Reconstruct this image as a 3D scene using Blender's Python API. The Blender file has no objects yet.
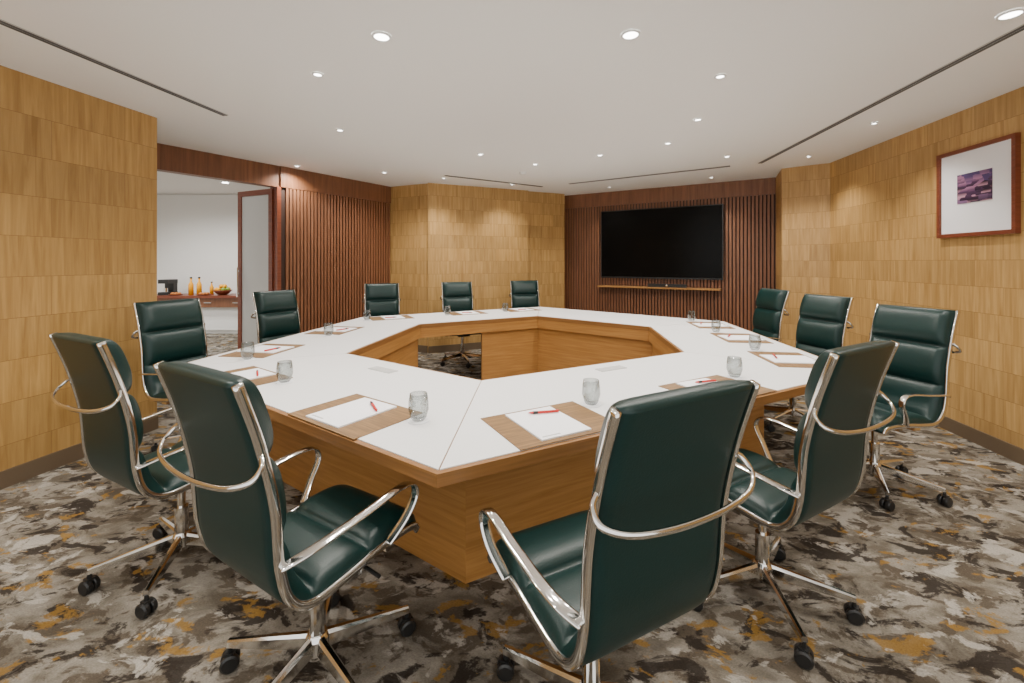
import bpy, bmesh, math, random
from mathutils import Vector, Matrix
random.seed(7)
D = bpy.data
SC = bpy.context.scene
COL = SC.collection

# ------------------------------------------------------------------ materials
def newmat(name):
    m = D.materials.new(name); m.use_nodes = True
    nt = m.node_tree
    return m, nt, nt.nodes["Principled BSDF"]

def lin(r, g, b):
    f = lambda c: ((c/255)/12.92 if c/255 <= 0.04045 else (((c/255)+0.055)/1.055)**2.4)
    return (f(r), f(g), f(b), 1)

def plain(name, col, rough=0.5, metal=0.0, bump=0.0, bscale=60, emit=None, estr=0, coat=0, spec=0.5):
    m, nt, b = newmat(name)
    b.inputs["Base Color"].default_value = col
    b.inputs["Roughness"].default_value = rough
    b.inputs["Metallic"].default_value = metal
    b.inputs["Coat Weight"].default_value = coat
    b.inputs["Specular IOR Level"].default_value = spec
    n = nt.nodes.new("ShaderNodeTexNoise"); n.inputs["Scale"].default_value = bscale
    tc = nt.nodes.new("ShaderNodeTexCoord"); nt.links.new(tc.outputs["Object"], n.inputs["Vector"])
    if bump > 0:
        bp = nt.nodes.new("ShaderNodeBump"); bp.inputs["Strength"].default_value = bump
        bp.inputs["Distance"].default_value = 0.002
        nt.links.new(n.outputs["Fac"], bp.inputs["Height"]); nt.links.new(bp.outputs["Normal"], b.inputs["Normal"])
    if emit:
        b.inputs["Emission Color"].default_value = emit
        b.inputs["Emission Strength"].default_value = estr
    return m

def wood(name, c1, c2, rough=0.4, sc=1.0, panels=None, along='u'):
    m, nt, b = newmat(name)
    L = nt.links; N = nt.nodes
    tc = N.new("ShaderNodeTexCoord")
    mp = N.new("ShaderNodeMapping")
    mp.inputs["Scale"].default_value = (2.2*sc, 45*sc, 1) if along == 'u' else (45*sc, 2.2*sc, 1)
    L.new(tc.outputs["UV"], mp.inputs["Vector"])
    src = mp.outputs["Vector"]
    if panels:
        br = N.new("ShaderNodeTexBrick")
        br.offset = 0.5
        br.inputs["Scale"].default_value = 1
        br.inputs["Brick Width"].default_value = panels[0]
        br.inputs["Row Height"].default_value = panels[1]
        br.inputs["Mortar Size"].default_value = 0.0016
        br.inputs["Mortar Smooth"].default_value = 0.1
        br.inputs["Color1"].default_value = (0, 0, 0, 1)
        br.inputs["Color2"].default_value = (1, 1, 1, 1)
        br.inputs["Mortar"].default_value = (0.5, 0.5, 0.5, 1)
        L.new(tc.outputs["UV"], br.inputs["Vector"])
        ad = N.new("ShaderNodeVectorMath"); ad.operation = 'MULTIPLY_ADD'
        ad.inputs[1].default_value = (37, 91, 13)
        L.new(br.outputs["Color"], ad.inputs[0]); L.new(src, ad.inputs[2])
        src = ad.outputs["Vector"]
    n = N.new("ShaderNodeTexNoise"); n.inputs["Scale"].default_value = 1.0
    n.inputs["Detail"].default_value = 6; n.inputs["Roughness"].default_value = 0.6
    n.inputs["Distortion"].default_value = 0.6
    L.new(src, n.inputs["Vector"])
    r = N.new("ShaderNodeValToRGB")
    r.color_ramp.elements[0].position = 0.3; r.color_ramp.elements[0].color = c1
    r.color_ramp.elements[1].position = 0.72; r.color_ramp.elements[1].color = c2
    L.new(n.outputs["Fac"], r.inputs["Fac"])
    out = r.outputs["Color"]
    if panels:
        hsv = N.new("ShaderNodeHueSaturation")
        mr = N.new("ShaderNodeMapRange"); mr.inputs["To Min"].default_value = 0.87; mr.inputs["To Max"].default_value = 1.10
        L.new(br.outputs["Color"], mr.inputs["Value"]); L.new(mr.outputs["Result"], hsv.inputs["Value"])
        L.new(out, hsv.inputs["Color"])
        mx = N.new("ShaderNodeMix"); mx.data_type = 'RGBA'
        L.new(br.outputs["Fac"], mx.inputs["Factor"])
        L.new(hsv.outputs["Color"], mx.inputs["A"])
        mx.inputs["B"].default_value = panels[2]
        out = mx.outputs["Result"]
        bp = N.new("ShaderNodeBump"); bp.invert = True; bp.inputs["Strength"].default_value = 0.25
        bp.inputs["Distance"].default_value = 0.003
        L.new(br.outputs["Fac"], bp.inputs["Height"]); L.new(bp.outputs["Normal"], b.inputs["Normal"])
    L.new(out, b.inputs["Base Color"])
    b.inputs["Roughness"].default_value = rough
    return m

PC1, PC2, PJ = lin(154,116,62), lin(192,154,94), lin(134,98,50)
M_panel = wood("veneer_panels", PC1, PC2, 0.40, sc=0.7, panels=(0.95, 0.265, PJ), along='v')
M_panel_s = wood("veneer_panels_small", lin(160,122,68), lin(198,161,104), 0.40, sc=0.7, panels=(0.46, 0.205, PJ), along='v')
M_tablewood = wood("oak_table", lin(152,106,54), lin(182,134,76), 0.38)
M_edge = wood("oak_edge", lin(120,82,42), lin(148,104,58), 0.38)
M_slat = wood("walnut_slats", lin(108,69,46), lin(146,99,70), 0.45, along='v')
M_wal = wood("walnut_flat", lin(102,64,42), lin(138,92,62), 0.42, along='v', sc=0.6)
M_waldark = plain("slat_backing", lin(52,32,23), 0.7)
M_mat = wood("striped_placemat", lin(92,66,36), lin(144,110,66), 0.6, sc=2.2)
M_redwood = wood("cherry_frame", lin(104,50,32), lin(132,70,46), 0.35)
M_base = plain("baseboard_brown", lin(100,84,66), 0.5)
M_ceil = plain("ceiling_paint", (0.93,0.93,0.91,1), 0.9)
M_white = plain("white_paint", (0.82,0.82,0.80,1), 0.8)
M_top = plain("white_leather_top", (0.78,0.78,0.78,1), 0.42, bump=0.05, bscale=300)
M_paper = plain("paper", (0.9,0.9,0.93,1), 0.7)
M_leather = plain("green_leather", lin(6,39,37), 0.38, bump=0.25, bscale=220, spec=0.4)
M_chrome = plain("polished_aluminium", (0.76,0.75,0.73,1), 0.10, metal=1)
M_black = plain("black_plastic", (0.012,0.012,0.012,1), 0.4)
M_screen = plain("tv_screen", (0.002,0.002,0.002,1), 0.2, spec=0.1)
M_slot = plain("slot_dark", (0.10,0.10,0.10,1), 0.7)
M_slotg = plain("slot_grey", (0.5,0.5,0.49,1), 0.5)
M_emit = plain("lamp_lens", (1,1,1,1), 0.5, emit=(1,0.97,0.92,1), estr=14)
M_red = plain("red_pen", lin(190,35,30), 0.4)
M_gold = plain("juice_orange", lin(236,165,8), 0.25)
M_green = plain("fruit_green", lin(120,150,50), 0.4)
M_orange = plain("pastry_brown", lin(180,110,45), 0.5)
M_grey = plain("socket_plate", (0.5,0.5,0.5,1), 0.4)
M_lightpanel = plain("door_glass_frosted", (0.56,0.56,0.54,1), 0.25)

def glassmat():
    m = D.materials.new("clear_glass"); m.use_nodes=True; nt=m.node_tree; N=nt.nodes; L=nt.links
    N.remove(N["Principled BSDF"])
    t=N.new("ShaderNodeBsdfTransparent"); t.inputs[0].default_value=(0.85,0.87,0.87,1)
    g=N.new("ShaderNodeBsdfGlossy"); g.inputs["Roughness"].default_value=0.02; g.inputs["Color"].default_value=(0.55,0.56,0.56,1)
    lw=N.new("ShaderNodeLayerWeight"); lw.inputs["Blend"].default_value=0.3
    mr=N.new("ShaderNodeMapRange"); mr.inputs["To Min"].default_value=0.03; mr.inputs["To Max"].default_value=0.9
    L.new(lw.outputs["Facing"], mr.inputs["Value"])
    mx=N.new("ShaderNodeMixShader"); L.new(mr.outputs["Result"],mx.inputs[0]); L.new(t.outputs[0],mx.inputs[1]); L.new(g.outputs[0],mx.inputs[2])
    L.new(mx.outputs[0],N["Material Output"].inputs["Surface"])
    return m
M_glass = glassmat()

def carpet():
    m, nt, b = newmat("abstract_carpet"); L = nt.links; N = nt.nodes
    tc = N.new("ShaderNodeTexCoord")
    mp = N.new("ShaderNodeMapping"); mp.inputs["Rotation"].default_value = (0,0,0.5)
    mp.inputs["Scale"].default_value = (1.2,1.85,1)
    L.new(tc.outputs["Object"], mp.inputs["Vector"])
    def noise(scale, det, dist, off, rough=0.55):
        a = N.new("ShaderNodeVectorMath"); a.operation='ADD'; a.inputs[1].default_value=(off,off*1.7,off*0.3)
        L.new(mp.outputs["Vector"], a.inputs[0])
        n = N.new("ShaderNodeTexNoise"); n.inputs["Scale"].default_value=scale; n.inputs["Detail"].default_value=det
        n.inputs["Distortion"].default_value=dist; n.inputs["Roughness"].default_value=rough
        L.new(a.outputs["Vector"], n.inputs["Vector"]); return n.outputs["Fac"]
    def ramp(fac, p0, p1, top=1.0):
        r = N.new("ShaderNodeMapRange"); r.inputs["From Min"].default_value=p0; r.inputs["From Max"].default_value=p1
        r.inputs["To Max"].default_value=top
        L.new(fac, r.inputs["Value"]); return r.outputs["Result"]
    def mix(f, a, bb):
        x = N.new("ShaderNodeMix"); x.data_type='RGBA'; L.new(f, x.inputs["Factor"])
        if isinstance(a, tuple): x.inputs["A"].default_value=a
        else: L.new(a, x.inputs["A"])
        if isinstance(bb, tuple): x.inputs["B"].default_value=bb
        else: L.new(bb, x.inputs["B"])
        return x.outputs["Result"]
    c = mix(ramp(noise(3.6,7,0.4,0,0.62),0.40,0.60), lin(100,93,82), lin(142,136,126))
    c = mix(ramp(noise(4.8,7,0.5,11,0.63),0.515,0.56,0.9), c, lin(82,73,62))
    c = mix(ramp(noise(4.2,7,0.6,23,0.64),0.53,0.575,0.92), c, lin(46,40,35))
    c = mix(ramp(noise(5.8,6,0.4,37,0.62),0.585,0.62,0.85), c, lin(138,106,52))
    c = mix(ramp(noise(5.0,7,0.5,51,0.64),0.56,0.605,0.88), c, lin(168,163,154))
    fine = ramp(noise(110,3,0,3),0.25,0.75)
    hs = N.new("ShaderNodeHueSaturation")
    mr = N.new("ShaderNodeMapRange"); mr.inputs["To Min"].default_value=0.70; mr.inputs["To Max"].default_value=1.15
    L.new(fine, mr.inputs["Value"]); L.new(mr.outputs["Result"], hs.inputs["Value"]); L.new(c, hs.inputs["Color"])
    L.new(hs.outputs["Color"], b.inputs["Base Color"])
    b.inputs["Roughness"].default_value=0.95; b.inputs["Specular IOR Level"].default_value=0.1
    return m
M_carpet = carpet()

def picture_mat():
    m, nt, b = newmat("dusk_print"); L=nt.links; N=nt.nodes
    tc=N.new("ShaderNodeTexCoord"); sp=N.new("ShaderNodeSeparateXYZ"); L.new(tc.outputs["Object"], sp.inputs[0])
    mp=N.new("ShaderNodeMapping"); mp.inputs["Scale"].default_value=(14,14,30); L.new(tc.outputs["Object"],mp.inputs["Vector"])
    v=N.new("ShaderNodeTexVoronoi"); v.distance='CHEBYCHEV'; v.inputs["Scale"].default_value=1.0; L.new(mp.outputs["Vector"], v.inputs["Vector"])
    sv=N.new("ShaderNodeSeparateColor"); L.new(v.outputs["Color"], sv.inputs[0])
    ma=N.new("ShaderNodeMath"); ma.operation='MULTIPLY_ADD'; ma.inputs[1].default_value=0.14
    L.new(sv.outputs[0], ma.inputs[0]); L.new(sp.outputs["Z"], ma.inputs[2])
    mr=N.new("ShaderNodeMapRange"); mr.inputs["From Min"].default_value=-0.10; mr.inputs["From Max"].default_value=0.24
    L.new(ma.outputs[0], mr.inputs["Value"])
    r=N.new("ShaderNodeValToRGB"); e=r.color_ramp.elements
    e[0].position=0; e[0].color=lin(44,34,60); e[1].position=1; e[1].color=lin(66,58,100)
    for p,c in ((0.2,lin(130,100,135)),(0.3,lin(196,150,170)),(0.4,lin(36,26,44)),(0.52,lin(80,54,88)),(0.6,lin(165,118,150)),(0.75,lin(82,66,112))):
        x=e.new(p); x.color=c
    L.new(mr.outputs["Result"], r.inputs["Fac"]); L.new(r.outputs["Color"], b.inputs["Base Color"])
    b.inputs["Roughness"].default_value=0.3
    return m
M_pic = picture_mat()

# ------------------------------------------------------------------ helpers
def auto_uv(me):
    uv = me.uv_layers.new(name="UVMap")
    Z = Vector((0,0,1))
    for p in me.polygons:
        n = p.normal
        if abs(n.z) > 0.7:
            for li in p.loop_indices:
                v = me.vertices[me.loops[li].vertex_index].co; uv.data[li].uv = (v.x, v.y)
        else:
            t = Z.cross(n).normalized()
            for li in p.loop_indices:
                v = me.vertices[me.loops[li].vertex_index].co; uv.data[li].uv = (v.dot(t), v.z)

def mesh(name, verts, faces, mat, smooth=False, recalc=True):
    me = D.meshes.new(name); me.from_pydata([tuple(v) for v in verts], [], faces)
    if recalc:
        bm = bmesh.new(); bm.from_mesh(me); bmesh.ops.recalc_face_normals(bm, faces=bm.faces); bm.to_mesh(me); bm.free()
    me.update(); auto_uv(me)
    for mm in (mat if isinstance(mat,(list,tuple)) else [mat]): me.materials.append(mm)
    if smooth:
        for p in me.polygons: p.use_smooth = True
    return me

def obj(name, me, parent=None, loc=None, rot=None):
    o = D.objects.new(name, me); COL.objects.link(o)
    if parent: o.parent = parent
    if loc is not None: o.location = loc
    if rot is not None: o.rotation_euler = rot
    return o

def empty(name, loc=(0,0,0), rotz=0):
    e = D.objects.new(name, None); e.empty_display_size = 0.1
    COL.objects.link(e); e.location = loc; e.rotation_euler = (0,0,rotz); return e

class Geo:
    def __init__(s): s.v=[]; s.f=[]
    def add(s, vs, fs):
        b=len(s.v); s.v += [Vector(v) for v in vs]; s.f += [tuple(i+b for i in f) for f in fs]
    def prism(s, poly, z0, z1, poly2=None):
        n=len(poly); p2 = poly2 or poly
        vs=[(p[0],p[1],z0) for p in poly]+[(p[0],p[1],z1) for p in p2]
        fs=[tuple(range(n-1,-1,-1)), tuple(range(n,2*n))]+[(i,(i+1)%n,(i+1)%n+n,i+n) for i in range(n)]
        s.add(vs,fs)
    def box(s, c, d, M=None):
        x,y,z=d[0]/2,d[1]/2,d[2]/2
        vs=[Vector((i*x,j*y,k*z)) for k in(-1,1) for j in(-1,1) for i in(-1,1)]
        if M: vs=[M@v for v in vs]
        vs=[v+Vector(c) for v in vs]
        s.add(vs,[(0,2,3,1),(4,5,7,6),(0,1,5,4),(1,3,7,5),(3,2,6,7),(2,0,4,6)])
    def cyl(s, c, r, z0, z1, n=20, r2=None):
        r2 = r if r2 is None else r2
        vs=[(c[0]+r*math.cos(2*math.pi*i/n),c[1]+r*math.sin(2*math.pi*i/n),z0) for i in range(n)]
        vs+=[(c[0]+r2*math.cos(2*math.pi*i/n),c[1]+r2*math.sin(2*math.pi*i/n),z1) for i in range(n)]
        s.add(vs,[tuple(range(n-1,-1,-1)),tuple(range(n,2*n))]+[(i,(i+1)%n,(i+1)%n+n,i+n) for i in range(n)])
    def lathe(s, prof, c=(0,0,0), n=24, axis='z'):
        m=len(prof); vs=[]
        for i in range(n):
            a=2*math.pi*i/n
            for r,z in prof:
                if axis=='z': vs.append((c[0]+r*math.cos(a),c[1]+r*math.sin(a),c[2]+z))
                else: vs.append((c[0]+z,c[1]+r*math.cos(a),c[2]+r*math.sin(a)))
        fs=[]
        for i in range(n):
            for j in range(m-1):
                a=i*m+j; b=((i+1)%n)*m+j
                fs.append((a,b,b+1,a+1))
        s.add(vs,fs)
    def sweep(s, pts, w, h, ref=Vector((1,0,0)), ns=10, p=2.6):
        pts=[Vector(q) for q in pts]; n=len(pts); vs=[]
        for i,q in enumerate(pts):
            t=(pts[min(i+1,n-1)]-pts[max(i-1,0)]).normalized()
            r=(ref-t*ref.dot(t))
            if r.length<1e-4: r=Vector((0,1,0))
            r.normalize(); u=t.cross(r)
            for k in range(ns):
                a=2*math.pi*k/ns; ca,sa=math.cos(a),math.sin(a)
                x=math.copysign(abs(ca)**(2/p),ca)*w/2; y=math.copysign(abs(sa)**(2/p),sa)*h/2
                vs.append(q+r*x+u*y)
        fs=[(i*ns+k,i*ns+(k+1)%ns,(i+1)*ns+(k+1)%ns,(i+1)*ns+k) for i in range(n-1) for k in range(ns)]
        fs+=[tuple(range(ns-1,-1,-1)),tuple((n-1)*ns+k for k in range(ns))]
        s.add(vs,fs)
    def mesh(s,name,mat,smooth=False): return mesh(name,s.v,s.f,mat,smooth)

def catmull(P, k=8):
    P=[Vector(p) for p in P]; out=[]
    for i in range(len(P)-1):
        a=P[max(i-1,0)]; b=P[i]; c=P[i+1]; d=P[min(i+2,len(P)-1)]
        for j in range(k):
            t=j/k
            out.append(0.5*((2*b)+(c-a)*t+(2*a-5*b+4*c-d)*t*t+(3*b-a-3*c+d)*t**3))
    out.append(P[-1]); return out

def inset(poly, d):
    n=len(poly); res=[]
    for i in range(n):
        a=Vector(poly[i-1]); b=Vector(poly[i]); c=Vector(poly[(i+1)%n])
        e1=(b-a).normalized(); e2=(c-b).normalized()
        n1=Vector((-e1.y,e1.x)); n2=Vector((-e2.y,e2.x))
        k=(n1+n2); res.append(tuple(b+k*(d/(1+n1.dot(n2)))))
    return res

# ------------------------------------------------------------------ room shell
H = 2.65
def wallbox(name, p0, p1, mat, th=0.12, z0=0, z1=H, side=1):
    p0=Vector(p0); p1=Vector(p1); e=(p1-p0).normalized(); n=Vector((-e.y,e.x))*side*th
    g=Geo(); g.prism([p0,p1,p1+n,p0+n],z0,z1)
    return obj(name, g.mesh(name,mat))

LW0=(-3.86,-1.2); LW1=(-3.03,3.67)
DW0=(-3.96,3.98); DWa=(-3.80,4.235); DWb=(-2.98,5.52); DW1=(-2.0,7.05)
P2=(-1.32,6.72); P3=(0.26,7.45); P4=(0.95,7.777)
T0=(0.8,8.12); T1=(4.1,6.11)
R0=(3.55,5.66); R1=(3.95,5.34); RW=(2.918,-1.2); R0b=(3.86,6.3)

g=Geo(); g.prism([(-8.5,-1.4),(5,-1.4),(5,9.6),(-8.5,9.6)],-0.1,0)
obj("floor", g.mesh("floor", M_carpet))
g=Geo(); g.prism([LW0,RW,R1,(4.3,6.1),(0.9,8.4),(-1.4,7.1),(-2.05,7.22),DW0,LW1],H,H+0.1)
obj("ceiling", g.mesh("ceiling", M_ceil))

wallbox("wall_left", LW0, LW1, M_panel, th=0.93, side=1)
wallbox("wall_right", RW, R1, M_panel_s, th=0.15, side=-1)
g=Geo(); g.prism([R0,R1,(4.2,5.5),(4.2,6.3),R0b],0,H); obj("wall_right_pier", g.mesh("wp",M_panel_s))
g=Geo(); g.prism([DW1,P2,P4,(0.9,8.3),(-1.9,7.4)],0,H); obj("wall_back_left", g.mesh("wbl",M_panel_s))
e=(Vector(P3)-Vector(P2)).normalized(); nn=Vector((e.y,-e.x))
a=Vector(P2)+e*0.0; bq=Vector(P3)
g=Geo(); g.prism([a,bq,bq+nn*0.05,a+nn*0.05],0.0,H-0.0); obj("wall_panel_raised", g.mesh("wpr",M_panel_s))
# TV wall
TV0=Vector(T0); TV1=Vector(T1); te=(TV1-TV0).normalized(); tn=Vector((te.y,-te.x))
if tn.y>0: tn=-tn
wallbox("wall_tv", T0, T1, M_waldark, th=0.12, side=1)
def slats(name, p0, p1, nrm, z0, z1, pitch=0.05, w=0.032, d=0.022):
    p0=Vector(p0); p1=Vector(p1); L=(p1-p0).length; e=(p1-p0)/L
    g=Geo(); k=int(L/pitch)
    for i in range(k):
        c=p0+e*(pitch*(i+0.5))
        a=c-e*w/2; b=c+e*w/2
        g.prism([a,b,b+nrm*d,a+nrm*d],z0,z1)
    return obj(name,g.mesh(name,M_slat))
slats("trim_slats_tv", T0, T1, tn, 0.1, H-0.24)
g=Geo(); a=TV0; bq=TV1; g.prism([a,bq,bq+tn*0.03,a+tn*0.03],H-0.24,H-0.001); obj("trim_tv_header", g.mesh("h",M_wal))
g=Geo(); g.prism([a,bq,bq+tn*0.04,a+tn*0.04],0.0,0.1); obj("baseboard_tv", g.mesh("h",M_base))
# door wall
de=(Vector(DW1)-Vector(DW0)).normalized(); dn=Vector((de.y,-de.x))
wallbox("wall_door_slatted", DWb, DW1, M_waldark, th=0.12, side=1)
wallbox("wall_door_header", DW0, DWb, M_wal, th=0.12, z0=2.38, side=1)
wallbox("wall_door_stub", DW0, DWa, M_wal, th=0.12, z1=2.38, side=1)
slats("trim_slats_door_wall", Vector(DWb)+de*0.06, Vector(DW1), dn, 0.1, 2.38)
g=Geo(); a=Vector(DWb)+de*0.0; bq=Vector(DW1); g.prism([a,bq,bq+dn*0.026,a+dn*0.026],2.381,H-0.001); obj("trim_door_header", g.mesh("h",M_wal))
g=Geo(); g.prism([a,bq,bq+dn*0.04,a+dn*0.04],0,0.1); obj("baseboard_door_wall", g.mesh("h",M_base))
g=Geo(); a=Vector(DWb)-de*0.05; bq=Vector(DWb)+de*0.05
g.prism([a-dn*0.14,Vector(DWb)-dn*0.14,Vector(DWb)+dn*0.03,a+dn*0.03],0,2.38)
obj("trim_door_jamb", g.mesh("j",M_redwood))

def base(name,p0,p1,side,th=0.014,h=0.11):
    return wallbox(name,p0,p1,M_base,th=th,z1=h,side=side)
base("baseboard_left",LW0,LW1,-1)
base("baseboard_right",RW,R1,1)
base("baseboard_pier",R0,R1,-1)
base("baseboard_back_left",P2,P4,-1,th=0.064)
base("baseboard_back_return",DW1,P2,-1)

# door leaf
hinge=Vector(DWb)-de*0.05-dn*0.06; tip=Vector((-3.68,5.80)); le=(tip-hinge).normalized(); LL=(tip-hinge).length
ln=Vector((le.y,-le.x))
door=empty("door_1")
def leafprism(g,s0,s1,z0,z1,t0=-0.02,t1=0.02):
    A=hinge+le*s0; B=hinge+le*s1
    g.prism([A+ln*t0,B+ln*t0,B+ln*t1,A+ln*t1],z0,z1)
g=Geo()
leafprism(g,0,0.07,0.01,2.36); leafprism(g,LL-0.07,LL,0.01,2.36)
leafprism(g,0.07,LL-0.07,2.29,2.36); leafprism(g,0.07,LL-0.07,0.01,0.12)
obj("frame",g.mesh("door_frame",M_redwood),door)
g=Geo(); leafprism(g,0.07,LL-0.07,0.12,2.29,-0.006,0.006); obj("panel",g.mesh("door_panel",M_lightpanel),door)
g=Geo(); 
A=hinge+le*(LL-0.04)
for s in(1,-1):
    g.cyl((A+ln*0.05*s),0.011,0.95,1.35,12)
    for z in(1.0,1.3): g.box((A.x+ln.x*0.033*s,A.y+ln.y*0.033*s,z),(0.02,0.035,0.02),Matrix.Rotation(math.atan2(ln.y,ln.x)-math.pi/2,3,'Z'))
obj("handle",g.mesh("door_handle",M_chrome),door)

# adjoining room
g=Geo(); g.prism([(-8.4,9.1),(-1.5,9.1),(-1.5,9.3),(-8.4,9.3)],0,2.85); obj("wall_anteroom_back",g.mesh("w",M_white))
g=Geo(); g.prism([(-8.5,3.5),(-8.3,3.5),(-8.3,9.1),(-8.5,9.1)],0,2.85); obj("wall_anteroom_left",g.mesh("w",M_white))
g=Geo(); g.prism([(-8.5,3.5),(-4.05,3.95),(-3.95,4.3),(-2.15,7.2),(-1.9,7.45),(-1.5,9.2),(-8.5,9.3)],2.86,2.95); obj("ceiling_anteroom",g.mesh("w",M_ceil))
sb=empty("sideboard",(-6.25,8.72,0))
g=Geo(); g.box((0,0,0.735),(2.3,0.62,0.05)); obj("top",g.mesh("sb_top",M_redwood),sb)
g=Geo(); g.box((0,0.0,0.62),(2.24,0.56,0.18)); obj("drawers",g.mesh("sb_dr",M_wal),sb)
g=Geo(); g.box((0,0.03,0.30),(2.1,0.48,0.46)); g.box((0,0.05,0.035),(2.0,0.44,0.07)); obj("cabinet",g.mesh("sb_cab",M_white),sb)
g=Geo()
for i in range(4): g.box((-0.84+i*0.56,-0.287,0.62),(0.14,0.015,0.015))
obj("pulls",g.mesh("sb_p",M_chrome),sb)
zt=0.76
def bottle(x,y,mat,h=0.36,r=0.045):
    e=empty("juice_bottle",(x,y,zt))
    g=Geo(); g.lathe([(0.0001,0),(r,0.0),(r,h*0.55),(r*0.8,h*0.64),(r*0.4,h*0.74),(r*0.36,h*0.93),(0.0001,h*0.93)]); obj("body",g.mesh("b",mat,True),e)
    g=Geo(); g.cyl((0,0),r*0.48,h*0.92,h,14); obj("cap",g.mesh("c",M_black),e)
bottle(-6.42,8.6,M_gold); bottle(-6.27,8.62,M_gold); bottle(-6.09,8.72,M_gold,0.26,0.036)
e=empty("coffee_machine",(-6.92,8.65,zt))
g=Geo(); g.box((0,0,0.03),(0.2,0.26,0.06)); g.box((0,0.08,0.17),(0.18,0.1,0.24)); g.box((0,0,0.27),(0.2,0.25,0.08)); obj("body",g.mesh("cm",M_black),e)
g=Geo(); g.cyl((0,-0.05),0.04,0.06,0.14,16); obj("cup",g.mesh("cmc",M_chrome),e)
for bx in (-6.66,-6.10):
    e=empty("pastry_tray",(bx,8.52,zt))
    g=Geo(); g.lathe([(0.0001,0),(0.1,0.0),(0.12,0.02),(0.11,0.02),(0.1,0.008),(0.0001,0.008)]); obj("dish",g.mesh("d",M_redwood,True),e)
    g=Geo()
    for i in range(6):
        a=i*1.05; g.lathe([(0.001,0.0),(0.03,0.012),(0.034,0.03),(0.02,0.048),(0.001,0.052)],(0.06*math.cos(a),0.06*math.sin(a),0.008),10)
    obj("pastries",g.mesh("pp",M_orange,True),e)
e=empty("fruit_bowl",(-5.80,8.62,zt))
g=Geo(); g.lathe([(0.0001,0),(0.07,0.0),(0.14,0.06),(0.17,0.10),(0.16,0.10),(0.13,0.06),(0.06,0.012),(0.0001,0.012)]); obj("bowl",g.mesh("b",M_redwood,True),e)
g1=Geo(); g2=Geo()
for i in range(11):
    a=i*0.9; r=0.10 if i<7 else 0.04; z=0.07 if i<7 else 0.13
    pr=[(0.0001+0.042*math.sin(t*math.pi/8),-0.042*math.cos(t*math.pi/8)+0.042) for t in range(9)]
    (g1 if i%3 else g2).lathe(pr,(r*math.cos(a),r*math.sin(a),z),12)
obj("oranges",g1.mesh("o",M_gold,True),e); obj("apples",g2.mesh("o",M_green,True),e)

# ------------------------------------------------------------------ TV, shelf, art
tvr=math.atan2(te.y,te.x)
def on_tv(s,z,off): 
    p=TV0+te*s+tn*off; return (p.x,p.y,z)
sL=(Vector((1.613,7.626))-TV0).dot(te); sR=(Vector((3.263,6.62))-TV0).dot(te)
tv=empty("wall_television",on_tv((sL+sR)/2,1.725,0.075),tvr)
W=sR-sL
g=Geo(); g.box((0,0,0),(W,0.05,1.16)); obj("casing",g.mesh("tvc",M_black),tv)
g=Geo(); g.box((0,-0.027,0.006),(W-0.03,0.006,1.12)); obj("screen",g.mesh("tvs",M_screen),tv)
g=Geo(); g.box((0,0.03,0),(0.6,0.03,0.5)); obj("bracket",g.mesh("tvb",M_black),tv)
sh=empty("wall_shelf",on_tv((sL+sR)/2-0.03,1.0,0.115),tvr)
g=Geo(); g.box((0,0,0),(W-0.0,0.17,0.025)); obj("board",g.mesh("shb",M_tablewood),sh)
vb=empty("video_bar",on_tv((sL+sR)/2+0.15,1.04,0.13),tvr)
g=Geo(); g.box((0,0,0),(0.6,0.06,0.05)); obj("body",g.mesh("vbb",M_black),vb)
g=Geo(); g.lathe([(0.0001,0.0),(0.018,0.0),(0.018,0.01),(0.0001,0.012)],(0,0,0),16,axis='x')
o=obj("lens",g.mesh("vbl",M_chrome,True),vb,(0,-0.03,0),(0,0,-math.pi/2))

re=(Vector(R1)-Vector(RW)).normalized(); rn=Vector((-re.y,re.x))
fc=Vector((3.641,3.383))+rn*0.018
art=empty("framed_picture",(fc.x-re.x*0.02,fc.y-re.y*0.02,1.978),math.atan2(-re.y,-re.x))
fw,fh=0.68,0.71
g=Geo(); t=0.03
g.box((-fw/2+t/2,0,0),(t,0.034,fh)); g.box((fw/2-t/2,0,0),(t,0.034,fh))
g.box((0,0,fh/2-t/2),(fw-2*t,0.034,t)); g.box((0,0,-fh/2+t/2),(fw-2*t,0.034,t))
obj("frame",g.mesh("af",M_redwood),art)
g=Geo(); g.box((0,0.004,0),(fw-2*t,0.008,fh-2*t)); obj("mount",g.mesh("am",M_paper),art)
g=Geo(); g.box((0,0,0),(0.30,0.004,0.235)); obj("print",g.mesh("ap",M_pic),art,(0,-0.003,0.03))

# ------------------------------------------------------------------ ceiling fittings
def downlight(x,y,r,watts,ang=150,name="ceiling_downlight"):
    e=empty(name,(x,y,H))
    g=Geo(); g.cyl((0,0),r,-0.006,-0.001,24); obj("lens",g.mesh("dl",M_emit),e)
    g=Geo(); g.lathe([(r,-0.001),(r,-0.009),(r+0.012,-0.006),(r+0.012,-0.001)]); obj("trim",g.mesh("dt",M_white,True),e)
    l=D.lights.new("spot",'SPOT'); l.energy=watts; l.spot_size=math.radians(ang); l.spot_blend=1; l.shadow_soft_size=r
    l.color=(1,0.94,0.855)
    o=D.objects.new("lamp",l); COL.objects.link(o); o.parent=e; o.location=(0,0,-0.03)
for x,y in [(-0.71,2.34),(0.64,2.32),(-0.05,1.6),(2.47,2.13),(-2.0,1.5)]: downlight(x,y,0.04,84)
for x,y in [(0.9,0.2),(-1.2,0.2)]: downlight(x,y,0.04,42)
for x,y in [(-1.27,2.81),(1.375,2.84),(1.6,3.7),(-0.36,4.9),(1.01,4.94),(0.29,5.4),(-1.6,4.0),(1.61,4.44),(-1.75,5.9),(2.5,5.0),(-2.75,5.5)]: downlight(x,y,0.024,76)
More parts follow.
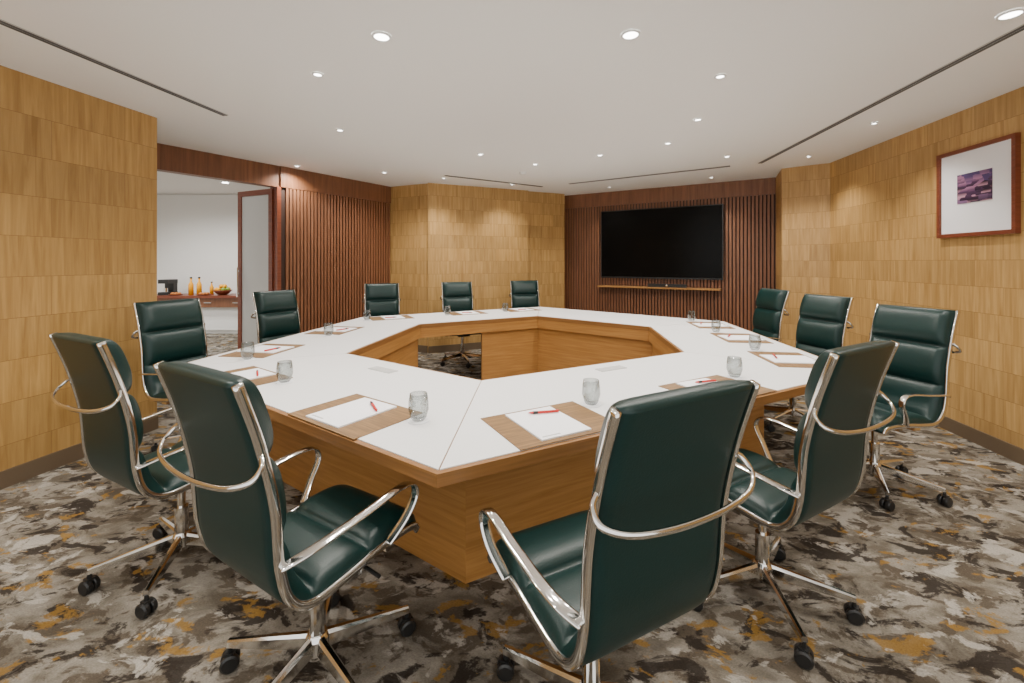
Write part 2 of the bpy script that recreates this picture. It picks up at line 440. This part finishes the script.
for x,y in [(-1.0,6.3),(0.0,6.8),(1.6,7.05),(2.9,6.25),(3.45,5.0),(3.2,3.8),(2.85,1.2),(-3.05,1.9),(-3.25,0.8)]: downlight(x,y,0.018,70,115)

def slot(name,p0,p1,w=0.07):
    p0=Vector(p0); p1=Vector(p1); e=(p1-p0).normalized(); n=Vector((-e.y,e.x))
    em=empty(name,(0,0,0))
    g=Geo(); g.prism([p0-n*w/2,p1-n*w/2,p1+n*w/2,p0+n*w/2],H-0.004,H-0.001); obj("flange",g.mesh("fl",M_slotg),em)
    g=Geo()
    for s in(-0.22,0.22): g.prism([p0+n*w*(s-0.14),p1+n*w*(s-0.14),p1+n*w*(s+0.14),p0+n*w*(s+0.14)],H-0.007,H-0.004)
    obj("slots",g.mesh("sl",M_slot),em)
slot("ceiling_air_slot",(-2.75,1.3),(-2.40,3.6),0.06)
slot("ceiling_air_slot",(2.55,1.3),(3.08,5.34),0.06)
slot("ceiling_air_slot",(-0.95,6.1),(0.49,7.0))
slot("ceiling_air_slot",(0.9,6.75),(2.79,5.5))
g=Geo(); g.lathe([(0.0001,-0.03),(0.035,-0.028),(0.05,-0.012),(0.055,-0.001)]); e=empty("smoke_detector",(0.15,5.9,H)); obj("body",g.mesh("sd",M_white,True),e)

# ------------------------------------------------------------------ table
O=[(-0.237,1.36),(2.13,2.61),(2.40,4.85),(0.42,6.45),(-1.84,5.23),(-2.20,2.72)]
WID=0.93
tb=empty("conference_table",(0,0,0))
def ring(g,po,pi,z0,z1,po2=None,pi2=None):
    n=len(po); po2=po2 or po; pi2=pi2 or pi
    for i in range(n):
        j=(i+1)%n
        vs=[(*po[i],z0),(*po[j],z0),(*pi[j],z0),(*pi[i],z0),(*po2[i],z1),(*po2[j],z1),(*pi2[j],z1),(*pi2[i],z1)]
        g.add(vs,[(3,2,1,0),(4,5,6,7),(0,1,5,4),(2,3,7,6)])
I_=inset(O,WID)
g=Geo(); ring(g,O,I_,0.705,0.748); obj("wood_top",g.mesh("t1",M_edge),tb)
g=Geo(); A=inset(O,0.022); B=inset(O,WID-0.02)
for i in range(6):
    j=(i+1)%6
    q=[Vector(A[i]),Vector(A[j]),Vector(B[j]),Vector(B[i])]
    e=(q[1]-q[0]).normalized(); gp=0.003
    q[0]=q[0]+e*gp; q[3]=q[3]+e*gp; q[1]=q[1]-e*gp; q[2]=q[2]-e*gp
    g.prism(q,0.748,0.7515)
obj("white_inlay",g.mesh("t2",M_top),tb)
g=Geo()
ring(g,inset(O,0.12),inset(O,0.16),0.64,0.705,inset(O,0.05),inset(O,0.16)); obj("apron",g.mesh("t3",M_tablewood),tb)
g=Geo(); ring(g,inset(O,WID-0.03),inset(O,WID-0.002),0.60,0.705); obj("inner_fascia",g.mesh("t4",M_tablewood),tb)
PO=inset(O,0.46); PI=inset(O,0.50); QO=inset(O,0.86); QI=inset(O,0.895)
g=Geo()
def seg(g,Po,Pi,i,t0,t1,z0,z1):
    j=(i+1)%6
    a=Vector(Po[i]).lerp(Vector(Po[j]),t0); b=Vector(Po[i]).lerp(Vector(Po[j]),t1)
    c=Vector(Pi[i]).lerp(Vector(Pi[j]),t1); d=Vector(Pi[i]).lerp(Vector(Pi[j]),t0)
    g.prism([a,b,c,d],z0,z1)
for i in (0,1,2,5): seg(g,PO,PI,i,0,1,0.0,0.704)
seg(g,PO,PI,4,0,1,0,0.704)
seg(g,PO,PI,3,0,0.42,0,0.704)
obj("outer_panels",g.mesh("t5",M_tablewood),tb)
g=Geo()
for i in (0,1,2,5,4): seg(g,QO,QI,i,0,1,0.0,0.704)
seg(g,QO,QI,3,0,0.5,0,0.704)
obj("inner_panels",g.mesh("t6",M_tablewood),tb)

# ------------------------------------------------------------------ place settings
def setting(x,y,th):
    r=-math.radians(th)
    e=empty("placemat",(x,y,0.7516),r)
    g=Geo(); g.box((0,0,0.0015),(0.48,0.35,0.003)); obj("mat",g.mesh("pm",M_mat),e)
    fw=Vector((math.sin(math.radians(th)),math.cos(math.radians(th)))); rt=Vector((fw.y,-fw.x))
    j=random.uniform(-0.05,0.05)
    e=empty("notepad",(x-rt.x*0.02,y-rt.y*0.02,0.7547),r+j)
    g=Geo(); g.box((0,0,0.003),(0.23,0.30,0.006)); obj("sheets",g.mesh("np",M_paper),e)
    g=Geo(); g.box((-0.06,-0.13,0.0063),(0.08,0.008,0.0006)); obj("print",g.mesh("npp",M_slotg),e)
    e=empty("red_pen",(x+rt.x*0.02+fw.x*0.08,y+rt.y*0.02+fw.y*0.08,0.7685),r+random.uniform(-0.5,0.1))
    g=Geo(); g.lathe([(0.0001,-0.075),(0.004,-0.064),(0.0055,-0.05),(0.0055,0.065),(0.0001,0.068)],n=10,axis='x'); obj("barrel",g.mesh("pn",M_red,True),e)
    g=Geo(); g.lathe([(0.0057,-0.05),(0.006,-0.049),(0.006,-0.03),(0.0057,-0.029)],n=10,axis='x'); obj("band",g.mesh("pb",M_black,True),e)
    gx=x+rt.x*0.292+fw.x*0.10; gy=y+rt.y*0.292+fw.y*0.10
    e=empty("water_glass",(gx,gy,0.7560),0)
    g=Geo(); g.lathe([(0.0001,0.0),(0.024,0.0),(0.033,0.012),(0.0425,0.045),(0.041,0.08),(0.036,0.112),(0.0345,0.112),(0.039,0.08),(0.0405,0.045),(0.031,0.016),(0.0001,0.010)],n=32)
    obj("tumbler",g.mesh("tg",M_glass,True),e)
    g=Geo(); g.cyl((0,0),0.045,-0.0040,-0.0002,24); obj("coaster",g.mesh("co",M_paper),e)
for s in [(-1.56,2.475,35),(-0.69,1.895,35),(0.16,1.79,-28),(1.08,2.27,-28),(-1.87,3.25,98),(-1.72,4.2,98),
          (-1.45,5.15,152),(-0.6,5.62,152),(0.12,6.0,152),(1.90,2.95,-83),(2.0,3.78,-83),(2.09,4.55,-83)]:
    setting(*s)
for x,y,th in [(-0.80,2.66,35),(0.62,2.69,-28)]:
    e=empty("table_power_socket",(x,y,0.7516),-math.radians(th))
    g=Geo(); g.box((0,0,0.002),(0.2,0.07,0.004)); obj("plate",g.mesh("ps",M_slotg),e)
    g=Geo()
    for k in(-0.066,0,0.066): g.box((k,0,0.0045),(0.055,0.05,0.001))
    obj("sockets",g.mesh("pso",M_grey),e)

# ------------------------------------------------------------------ chairs
prof=catmull([(0,0.255,0.435),(0,0.225,0.462),(0,0.10,0.468),(0,-0.06,0.452),(0,-0.17,0.452),(0,-0.232,0.50),(0,-0.262,0.60),(0,-0.278,0.78),(0,-0.318,0.96),(0,-0.37,1.12)],8)
cum=[0]
for i in range(1,len(prof)): cum.append(cum[-1]+(prof[i]-prof[i-1]).length)
TL=cum[-1]
def at(s):
    s=max(0,min(TL,s))
    for i in range(1,len(prof)):
        if cum[i]>=s-1e-9:
            t=(s-cum[i-1])/(cum[i]-cum[i-1]); p=prof[i-1].lerp(prof[i],t)
            tg=(prof[min(i+1,len(prof)-1)]-prof[max(i-2,0)]).normalized()
            return p,tg
def yat(z):
    for i in range(1,len(prof)):
        if prof[i].z>=z and i>30: 
            return prof[i].y
    return prof[-1].y
HW=0.214
def upholstery():
    NS=130; NX=20; hw=HW
    rest=TL-0.43
    pads=[0.0,0.225,0.43,0.43+rest*0.36,0.43+rest*0.68,TL]
    V=[];F=[]
    for side in(0,1):
        for i in range(NS+1):
            s=TL*i/NS; p,t=at(s)
            nrm=Vector((0,-t.z,t.y))
            if nrm.z<0 and abs(t.y)>abs(t.z): nrm=-nrm
            if abs(t.z)>=abs(t.y) and nrm.y<0: nrm=-nrm
            for k in range(len(pads)-1):
                if s<=pads[k+1]+1e-9: 
                    v=(s-pads[k])/(pads[k+1]-pads[k]); break
            v=max(0,min(1,v))
            pv=(1-abs(2*v-1)**3.2)**0.5 if 0<v<1 else 0
            th=0.058 if k==len(pads)-2 else (0.040 if k<2 else 0.046)
            for j in range(NX+1):
                u=j/NX; x=-hw+2*hw*u
                pu=(max(0,1-abs(2*u-1)**8))**0.5
                if side==0: off=0.012+th*pv*pu
                else: off=-0.013*(pu**0.5 if pu>0 else 0)-0.001
                V.append(p+nrm*off+Vector((x,0,0)))
    n=(NS+1)*(NX+1)
    for i in range(NS):
        for j in range(NX):
            a=i*(NX+1)+j; F.append((a,a+1,a+NX+2,a+NX+1)); F.append((n+a,n+a+NX+1,n+a+NX+2,n+a+1))
    for i in range(NS):
        for j in(0,NX):
            a=i*(NX+1)+j; b=a+NX+1; F.append((a,b,n+b,n+a))
    for i in(0,NS):
        for j in range(NX):
            a=i*(NX+1)+j; F.append((a,a+1,n+a+1,n+a))
    return mesh("upholstery",V,F,M_leather,True)
ME={}
ME["upholstery"]=upholstery()
g=Geo()
RX=HW+0.008
for sx in(-1,1): g.sweep([p+Vector((sx*RX,0,0)) for p in prof],0.014,0.026,Vector((1,0,0)),10,4)
ME["side_rails"]=g.mesh("rails",M_chrome,True)
g=Geo()
for sx in(-1,1):
    pts=catmull([(sx*(RX+0.006),yat(0.61),0.61),(sx*0.262,-0.19,0.632),(sx*0.272,-0.02,0.650),(sx*0.272,0.11,0.664),(sx*0.272,0.175,0.652),(sx*0.270,0.192,0.608),(sx*0.262,0.155,0.545),(sx*0.235,0.10,0.475)],7)
    g.sweep(pts,0.034,0.011,Vector((1,0,0)),10,3)
ME["armrests"]=g.mesh("arms",M_chrome,True)
g=Geo()
yb=yat(0.92)
hp=[(RX,yb,0.925),(RX+0.022,yb-0.012,0.905),(RX+0.020,yb-0.038,0.878),(0.19,yb-0.066,0.862),(0.10,yb-0.082,0.856)]
g.sweep(catmull([(-x,y,z) for x,y,z in hp]+[(0,yb-0.086,0.854)]+hp[::-1],7),0.011,0.016,Vector((0,1,0)),10,2.4)
ME["rear_handle"]=g.mesh("handle",M_chrome,True)
g=Geo()
g.box((0,-0.02,0.435),(0.44,0.05,0.018)); g.box((0,0.12,0.445),(0.44,0.03,0.016))
g.cyl((0,0),0.016,0.25,0.42,18)
g.cyl((0,0),0.027,0.13,0.27,18)
ME["seat_brackets"]=g.mesh("br",M_chrome)
g=Geo(); g.box((0,0.0,0.41),(0.16,0.22,0.05)); g.sweep([(0.07,0.05,0.41),(0.2,0.05,0.405),(0.25,0.05,0.40)],0.012,0.012,Vector((0,0,1)))
ME["tilt_mechanism"]=g.mesh("mech",M_black)
gl=Geo(); gc=Geo()
gl.lathe([(0.0001,0.075),(0.035,0.075),(0.04,0.09),(0.038,0.135),(0.03,0.15),(0.0001,0.15)])
for k in range(5):
    a=2*math.pi*k/5+0.35; d=Vector((math.cos(a),math.sin(a),0)); r=Vector((-d.y,d.x,0))
    n=8; vs=[]
    for i in range(n+1):
        t=i/n; R=0.02+0.30*t; zc=0.122-0.030*t; w=0.036-0.012*t; h=0.05-0.028*t
        c=d*R+Vector((0,0,zc))
        for sx,sz in((-1,-1),(1,-1),(0.8,0.6),(0.4,1),(-0.4,1),(-0.8,0.6)): vs.append(c+r*(sx*w/2)+Vector((0,0,sz*h/2)))
    fs=[(i*6+q,i*6+(q+1)%6,(i+1)*6+(q+1)%6,(i+1)*6+q) for i in range(n) for q in range(6)]
    fs+=[tuple(range(5,-1,-1)),tuple(n*6+q for q in range(6))]
    gl.add(vs,fs)
    c=d*0.315
    gc.cyl((c.x,c.y),0.008,0.03,0.085,10)
    cc=c+Vector((0,0,0.03))
    ax=(r*math.cos(k*1.3)+d*math.sin(k*1.3)).normalized(); ay=Vector((0,0,1)).cross(ax)
    for s in(-1,1):
        n2=18; vs=[]
        for off,rad in((0.004,0.027),(0.008,0.0295),(0.022,0.0295),(0.027,0.023)):
            for q in range(n2):
                an=2*math.pi*q/n2; vs.append(cc+ax*(off*s)+ay*(rad*math.cos(an))+Vector((0,0,rad*math.sin(an))))
        fs=[(i*n2+q,i*n2+(q+1)%n2,(i+1)*n2+(q+1)%n2,(i+1)*n2+q) for i in range(3) for q in range(n2)]
        fs+=[tuple(range(n2)),tuple(3*n2+q for q in range(n2))]
        gc.add(vs,fs)
    gc.box(cc+Vector((0,0,0.022)),(0.03,0.03,0.02))
ME["star_base"]=gl.mesh("star",M_chrome); ME["castors"]=gc.mesh("castors",M_black)
def chair(x,y,th,base_rot=0):
    e=empty("office_chair",(x,y,0),-math.radians(th))
    for k,me in ME.items():
        o=obj(k,me,e)
        if k in("star_base","castors"): o.rotation_euler=(0,0,base_rot)
for i,c in enumerate([(-1.56,2.03,27),(-0.670,1.480,31),(-2.33,3.20,112),(-2.14,4.28,118),(-1.66,5.60,158),(-0.70,6.06,160),(0.27,6.55,168),
          (2.52,4.70,-92),(2.45,3.75,-102),(2.31,2.74,-106),(1.065,1.83,-29),(0.24,1.30,-27)]):
    chair(*c, base_rot=[0.1,0.75,1.0,1.5,2.0,2.5,3.0,3.5,4.0,4.5,5.0,5.5][i])

# ------------------------------------------------------------------ anteroom + world light
for x,y in [(-6.5,7.6),(-5.2,7.8),(-5.5,6.0),(-7.2,6.2)]:  # fill lamps added to brighten the anteroom; no fittings known there
    e=empty("anteroom_fill_lamp",(x,y,2.86))
    g=Geo(); g.cyl((0,0),0.05,-0.006,-0.001,24); obj("lens",g.mesh("dl",M_emit),e)
    l=D.lights.new("spot",'SPOT'); l.energy=170; l.spot_size=math.radians(160); l.spot_blend=1; l.shadow_soft_size=0.05; l.color=(1,0.97,0.92)
    o=D.objects.new("lamp",l); COL.objects.link(o); o.parent=e; o.location=(0,0,-0.03)
w=D.worlds.new("World"); SC.world=w; w.use_nodes=True
bg=w.node_tree.nodes["Background"]; bg.inputs[0].default_value=(1,0.98,0.94,1); bg.inputs[1].default_value=2.0

# ------------------------------------------------------------------ camera
cam=D.cameras.new("camera"); co=D.objects.new("camera",cam); COL.objects.link(co)
co.location=(0,0,1.42); co.rotation_euler=(math.radians(90),0,0)
cam.sensor_width=36; cam.lens=430*36/1024; cam.shift_y=-79.5/1024; cam.clip_start=0.02
SC.camera=co
